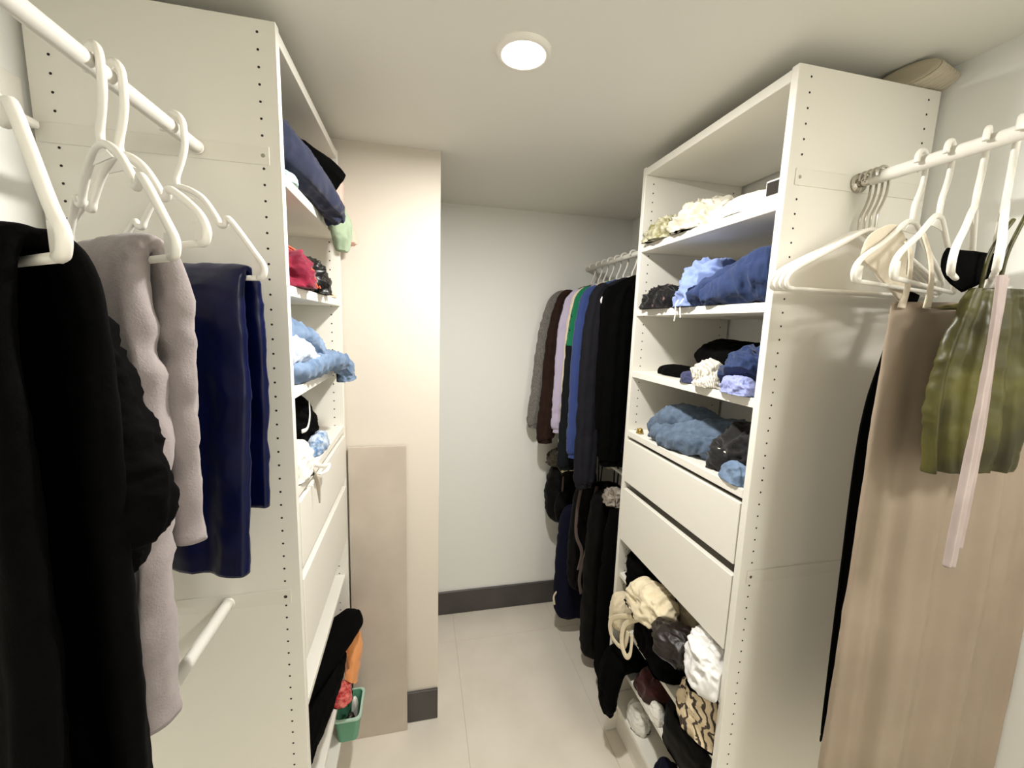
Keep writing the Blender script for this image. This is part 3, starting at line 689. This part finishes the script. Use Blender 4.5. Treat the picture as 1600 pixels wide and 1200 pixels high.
# second shelf
F_mag = fabric('magenta_knit', (98, 10, 36), (126, 18, 46), 30); F_orange = fabric('coral_cord', (206, 92, 62))
G = pile('magenta_top', 'magenta top tangled with coral cords on the shelf beside the black satin garment', 'clothing', F_mag, (-.36, 1.125, S2), .07, .085, .09, 0, 411, .45, 18,
     extra=[('cord', F_orange, (lambda s: (lambda bm: tube(bm, [(-.38 + .01 * s, 1.07 + .02 * s, S2 + .085), (-.33, 1.12 + .02 * s, S2 + .105 - .006 * s), (-.296 + .002 * s, 1.19 + .025 * s, S2 + .085 - .008 * s), (-.290, 1.225 + .014 * s, S2 + .05), (-.288 + .004 * s, 1.245 + .014 * s, S2 + .012)], .003, 40, 6)))(k)) for k in range(4)])
pile('black_lingerie', 'black satin scrunched garment on the second shelf beside the magenta top', 'clothing', mat('black_satin', (18, 16, 16), .4), (-.335, 1.36, S2), .055, .08, .085, .2, 412, .5, 24)
pile('peach_scarf', 'pale peach scarf lying flat at the far end of the second shelf', 'scarf', fabric('light_peach', (226, 192, 166)), (-.325, 1.535, S2), .038, .07, .02, 0, 413, .3, 24)
# third shelf
G = empty('light_blue_jeans', (-.34, 1.2, S3), 0, 'light blue jeans with a pale lined waist, one leg drooping over the shelf', 'jeans')
F_ice = fabric('ice_blue_lining', (202, 212, 226))
for nm, m, pth, sdv in (('waist', F_denim_l, [(-.40, 1.05, S3 + .10, .05, .03), (-.36, 1.13, S3 + .125, .05, .03), (-.32, 1.22, S3 + .105, .04, .028), (-.298, 1.30, S3 + .06, .03, .024), (-.295, 1.34, S3 + .035, .022, .02)], (1, .4, 0)),
                        ('lining', F_ice, [(-.36, 1.045, S3 + .06, .04, .03), (-.33, 1.11, S3 + .08, .042, .034), (-.305, 1.19, S3 + .065, .03, .024), (-.298, 1.24, S3 + .045, .02, .015)], (1, .4, 0)),
                        ('leg', F_denim_l, [(-.37, 1.04, S3 + .03, .06, .026), (-.33, 1.12, S3 + .03, .055, .026), (-.305, 1.22, S3 + .035, .045, .028), (-.285, 1.32, S3 + .038, .035, .026), (-.262, 1.42, S3 + .028, .03, .022), (-.248, 1.47, S3 - .005, .026, .02), (-.244, 1.48, S3 - .04, .024, .018)], (1, .4, 0)),
                        ('leg', F_denim_l, [(-.45, 1.2, S3 + .05, .06, .04), (-.40, 1.30, S3 + .05, .06, .04), (-.35, 1.38, S3 + .035, .05, .03), (-.31, 1.44, S3 + .025, .03, .02)], (1, .4, 0))):
    bm = bmesh.new(); cloth_tube(bm, pth, sdv, 90, 64, .004, 2, 420 + len(pth), .011, 24, .85)
    for v in bm.verts:
        if v.co.x < -.285: v.co.z = max(v.co.z, S3)
        v.co -= G.location
    obj(nm, bm, m, G, True)
# deck
G = pile('black_track_jacket', 'black track jacket with a white stripe on the deck of the tower beside the tile', 'jacket', F_blk, (-.39, 1.34, DK), .062, .13, .155, 0, 431, .35, 13,
     extra=[('stripe', F_white, lambda bm: tube(bm, [(-.322, 1.22, DK + .085), (-.320, 1.27, DK + .082), (-.322, 1.31, DK + .11), (-.335, 1.36, DK + .15)], .006, 30, 8, flat=.3))])
G = pile('white_blouse', 'white crumpled blouse with a loose tie hanging down over the drawer', 'clothing', F_white, (-.310, 1.10, DK), .034, .070, .085, 0, 432, .35, 16,
     extra=[('tie', F_white, lambda bm: tube(bm, [(-.30, 1.13, DK + .03), (-.272, 1.16, DK + .006), (-.262, 1.20, DK - .012), (-.258, 1.235, DK - .02), (-.259, 1.20, DK - .026), (-.266, 1.15, DK - .016)], .006, 50, 8, flat=.35)),
            ('tie', F_greige, lambda bm: tube(bm, [(-.275, 1.12, DK + .004), (-.264, 1.125, DK - .03), (-.262, 1.13, DK - .09)], [.007, .006, .002], 30, 8, flat=.35))])
F_floral = fabric('blue_floral', (196, 208, 220), (86, 118, 158), 50)
pile('floral_cloth', 'light blue floral cloth on the deck beside the white blouse', 'clothing', F_floral, (-.306, 1.33, DK), .020, .07, .045, 0, 433, .45, 24)
# low shelves
F_or2 = fabric('apricot', (222, 150, 92)); F_red = fabric('red_print', (168, 32, 40), (220, 120, 110), 60)
def black_sack(bm):
    cloth_tube(bm, [(-.40, 1.10, B_ + .07, .08, .06), (-.36, 1.22, B_ + .075, .08, .065), (-.31, 1.36, B_ + .075, .07, .06), (-.275, 1.47, B_ + .065, .055, .055), (-.255, 1.53, B_ + .05, .04, .045), (-.25, 1.555, B_ + .04, .015, .02)], (1, .5, 0), 70, 56, .003, 2, 441, .004, 9, .85)
bm = bmesh.new(); black_sack(bm)
for v in bm.verts:
    if v.co.x < -.29: v.co.z = max(v.co.z, B_)
tag(localise(obj('black_sack', bm, F_blk, None, True), (-.36, 1.22, B_)), 'bulging black cloth sack poking out of the low shelf above the apricot cloth', 'bag')
free('black_trousers', 'black trousers bunched at the low shelf edge in front of the black sack', 'trousers', F_blk,
     [(-.300, 1.03, B_ + .045, .045, .013), (-.295, 1.10, B_ + .06, .060, .020), (-.285, 1.20, B_ + .055, .055, .024), (-.278, 1.30, B_ + .04, .045, .024), (-.275, 1.37, B_ + .03, .035, .018), (-.278, 1.40, B_ + .03, .02, .010)], (0, 0, 1), 442, (-.26, 1.2, B_))
free('apricot_cloth', 'apricot cotton cloth hanging from the low shelf beside the black sack', 'clothing', F_or2,
     [(-.31, 1.555, B_ + .014, .04, .010), (-.275, 1.555, B_ + .012, .043, .012), (-.254, 1.545, B_ - .04, .045, .022), (-.254, 1.52, B_ - .11, .042, .022), (-.26, 1.49, B_ - .175, .034, .018)], (0, 1, 0), 443, (-.275, 1.55, B_), wrk=.007)
pile('red_print_cloth', 'red patterned cloth bunched on the shelf beside the green basket', 'clothing', F_red, (-.285, 1.44, C_), .028, .035, .05, 0, 444, .45, 26)
# green basket on the bottom shelf
F_gp = mat('green_plastic', (98, 158, 128), .4)
K = empty('green_basket', (-.268, 1.50, D_), 0, 'small green plastic basket with odds and ends on the bottom shelf', 'basket')
bm = bmesh.new()
def rr(w, l, z, r=.018, n=8):
    pts = []
    for cx, cy, a0 in ((w - r, l - r, 0), (-w + r, l - r, 90), (-w + r, -l + r, 180), (w - r, -l + r, 270)):
        for k in range(n): a = math.radians(a0 + 90 * k / (n - 1)); pts.append(Vector((cx + r * math.cos(a), cy + r * math.sin(a), z)))
    return pts
add_rings(bm, [rr(.001, .001, .001, .0005), rr(.036, .056, .001), rr(.046, .066, .100), rr(.046, .066, .104), rr(.043, .063, .104), rr(.034, .054, .005), rr(.001, .001, .004, .0005)], cap=False)
obj('tub', bm, F_gp, K, False)
bm = bmesh.new()
add_rings(bm, [rr(.046, .066, .097), rr(.051, .071, .098), rr(.051, .071, .105), rr(.043, .063, .106)], cap=False); obj('rim', bm, mat('pale_green_plastic', (176, 206, 186), .4), K)
for nm, lab, m, c, r3, sd in (('brush', 'dark brush lying inside the green basket', F_choc, (-.262, 1.475, D_ + .008), (.018, .028, .075), 451), ('white_bottle', 'white cap bottle lying inside the green basket', M_plast, (-.254, 1.535, D_ + .008), (.013, .015, .09), 452)):
    pile(nm, lab, 'toiletry', m, c, *r3, 0, sd, .15, 20, nth=40, nph=20)

# ------------------------------------------------------------------ let soft things rest against their neighbours instead of through them
from mathutils.bvhtree import BVHTree
bpy.context.view_layer.update()
def meshes(o): return ([o] if o.type == 'MESH' else []) + [m for c in o.children for m in meshes(c)]
SOFT_SKIP = {'shelf_tower', 'clothes_rod', 'clothes_hanger', 'ceiling_lamp', 'wall_bracket', 'flexible_duct', 'leaning_tile', 'green_basket', 'small_box', 'camera', 'ceiling_lamp_light', 'brush', 'white_bottle', 'black_belt'}
tops = [o for o in COL.objects if o.parent is None and o.get('kind') != 'structure' and o.type in ('MESH', 'EMPTY')]
soft = [o for o in tops if o.name.split('.')[0] not in SOFT_SKIP]
ROOMS = []
for xf, xb, ya, yb in ((XL, XLB, YL0, YL1), (XR, XRB, YR0, YR1)):
    lv = [0.0] + sorted(LOW) + [DECK] + sorted(SH) + [TOP]
    for k in range(1, len(lv) - 1):
        th_ = .018 if lv[k + 1] in LOW else .024
        ceilz = lv[k + 1] - th_ if lv[k] != LOW[0] else .916
        if lv[k + 1] == TOP: ceilz = TOP - .03
        ROOMS.append((xf, xb, ya + TH + .0015, yb - TH - .0015, lv[k] + .0006, ceilz - .001))
def bounds(ps):
    return [min(p[i] for p in ps) for i in range(3)], [max(p[i] for p in ps) for i in range(3)]
done = []; shelf_things = []
for o in soft:
    ms = meshes(o); allp = [m.matrix_world @ v.co for m in ms for v in m.data.vertices]
    lo_, hi_ = bounds(allp); cx = sum((p for p in allp), Vector()) / len(allp)
    room = None
    org = o.matrix_world.translation
    for r in ROOMS:
        if min(r[0], r[1]) - .09 < cx.x < max(r[0], r[1]) + .09 and r[2] - .02 < org.y < r[3] + .02 and r[4] - .03 < org.z < r[5]: room = r
    near_ = [] if room else [d for d in done if all(d[1][i] < hi_[i] + .003 and d[2][i] > lo_[i] - .003 for i in range(3))]
    for m in ms:
        mw = m.matrix_world; inv = mw.inverted()
        for v in m.data.vertices:
            p = mw @ v.co; q = p.copy()
            for it in range(2):
                for d in near_:
                    if not all(d[1][i] - .003 < p[i] < d[2][i] + .003 for i in range(3)): continue
                    for t in d[0]:
                        loc, nrm, idx, dist = t.find_nearest(p, .06)
                        if loc is not None and (p - loc).dot(nrm) < .0015: p = loc + nrm * .0018
                if room:
                    xf, xb, y0_, y1_, z0_, z1_ = room
                    s_ = 1 if xb > xf else -1
                    if (p.x - xf) * s_ > -.005:
                        p.y = min(max(p.y, y0_), y1_); p.z = min(max(p.z, z0_), z1_)
                        if (p.x - xb) * s_ > 0: p.x = xb
            if o.name == 'navy_trousers': p.y = min(p.y, YL0 - .0035)
            if p != q: v.co = inv @ p
    if room:
        shelf_things.append((o, room)); continue
    trees = []
    allp = []
    for m in ms:
        vs_ = [m.matrix_world @ v.co for v in m.data.vertices]; allp += vs_
        trees.append(BVHTree.FromPolygons(vs_, [list(f.vertices) for f in m.data.polygons]))
    lo_, hi_ = bounds(allp)
    done.append((trees, lo_, hi_))


# neighbours on one shelf meet in a plane: each keeps to its own side of the plane that moves the least cloth
import numpy as np
LOOSE = ('strap', 'tie', 'drawstring', 'cord', 'handle')
def pts(o):
    return np.array([tuple(m.matrix_world @ v.co) for m in meshes(o) if not m.name.startswith(LOOSE) for v in m.data.vertices])
dirs = [Vector((math.cos(a) * math.cos(e), math.sin(a) * math.cos(e), math.sin(e))) for e in (0, .35, -.35, .8, -.8) for a in (k * math.pi / 8 for k in range(16))]
dirs = np.array([tuple(d) for d in dirs])
def flatten(o, n, off, sign):
    for m in meshes(o):
        if m.name.startswith(LOOSE): continue
        mw = m.matrix_world; inv = mw.inverted(); nv = Vector(n)
        for v in m.data.vertices:
            p = mw @ v.co; d = (p.dot(nv) - off) * sign
            if d > -.0008: v.co = inv @ (p - nv * ((d + .0008) * sign))
def cage(o, r):
    s_ = 1 if r[1] > r[0] else -1
    for m in meshes(o):
        mw = m.matrix_world; inv = mw.inverted()
        for v in m.data.vertices:
            p = mw @ v.co
            if (p.x - r[0]) * s_ > -.006:
                q = Vector((min(p.x, r[1]) if s_ > 0 else max(p.x, r[1]), min(max(p.y, r[2]), r[3]), min(max(p.z, r[4]), r[5])))
                if q != p: v.co = inv @ q
P_ALL = {o.name: pts(o) for o, r in shelf_things}
for i, (A, ra) in enumerate(shelf_things):
    for B, rb in shelf_things[:i]:
        a, b = P_ALL[A.name], P_ALL[B.name]
        if (a.min(0) > b.max(0)).any() or (b.min(0) > a.max(0)).any(): continue
        best = None
        sa, sb = a[::5] @ dirs.T, b[::5] @ dirs.T
        for k in range(len(dirs)):
            lo2, hi2 = sb[:, k].min(), sa[:, k].max()          # A below the plane, B above it
            if hi2 <= lo2: best = None; break
            for f in np.linspace(0, 1, 13):
                off = lo2 + (hi2 - lo2) * f
                c = np.maximum(sa[:, k] - off, 0).mean() + np.maximum(off - sb[:, k], 0).mean()
                if best is None or c < best[0]: best = (c, dirs[k], off)
        else:
            flatten(A, best[1], best[2], 1); flatten(B, best[1], best[2], -1)
            P_ALL[A.name], P_ALL[B.name] = pts(A), pts(B)
for o, r in shelf_things: cage(o, r)
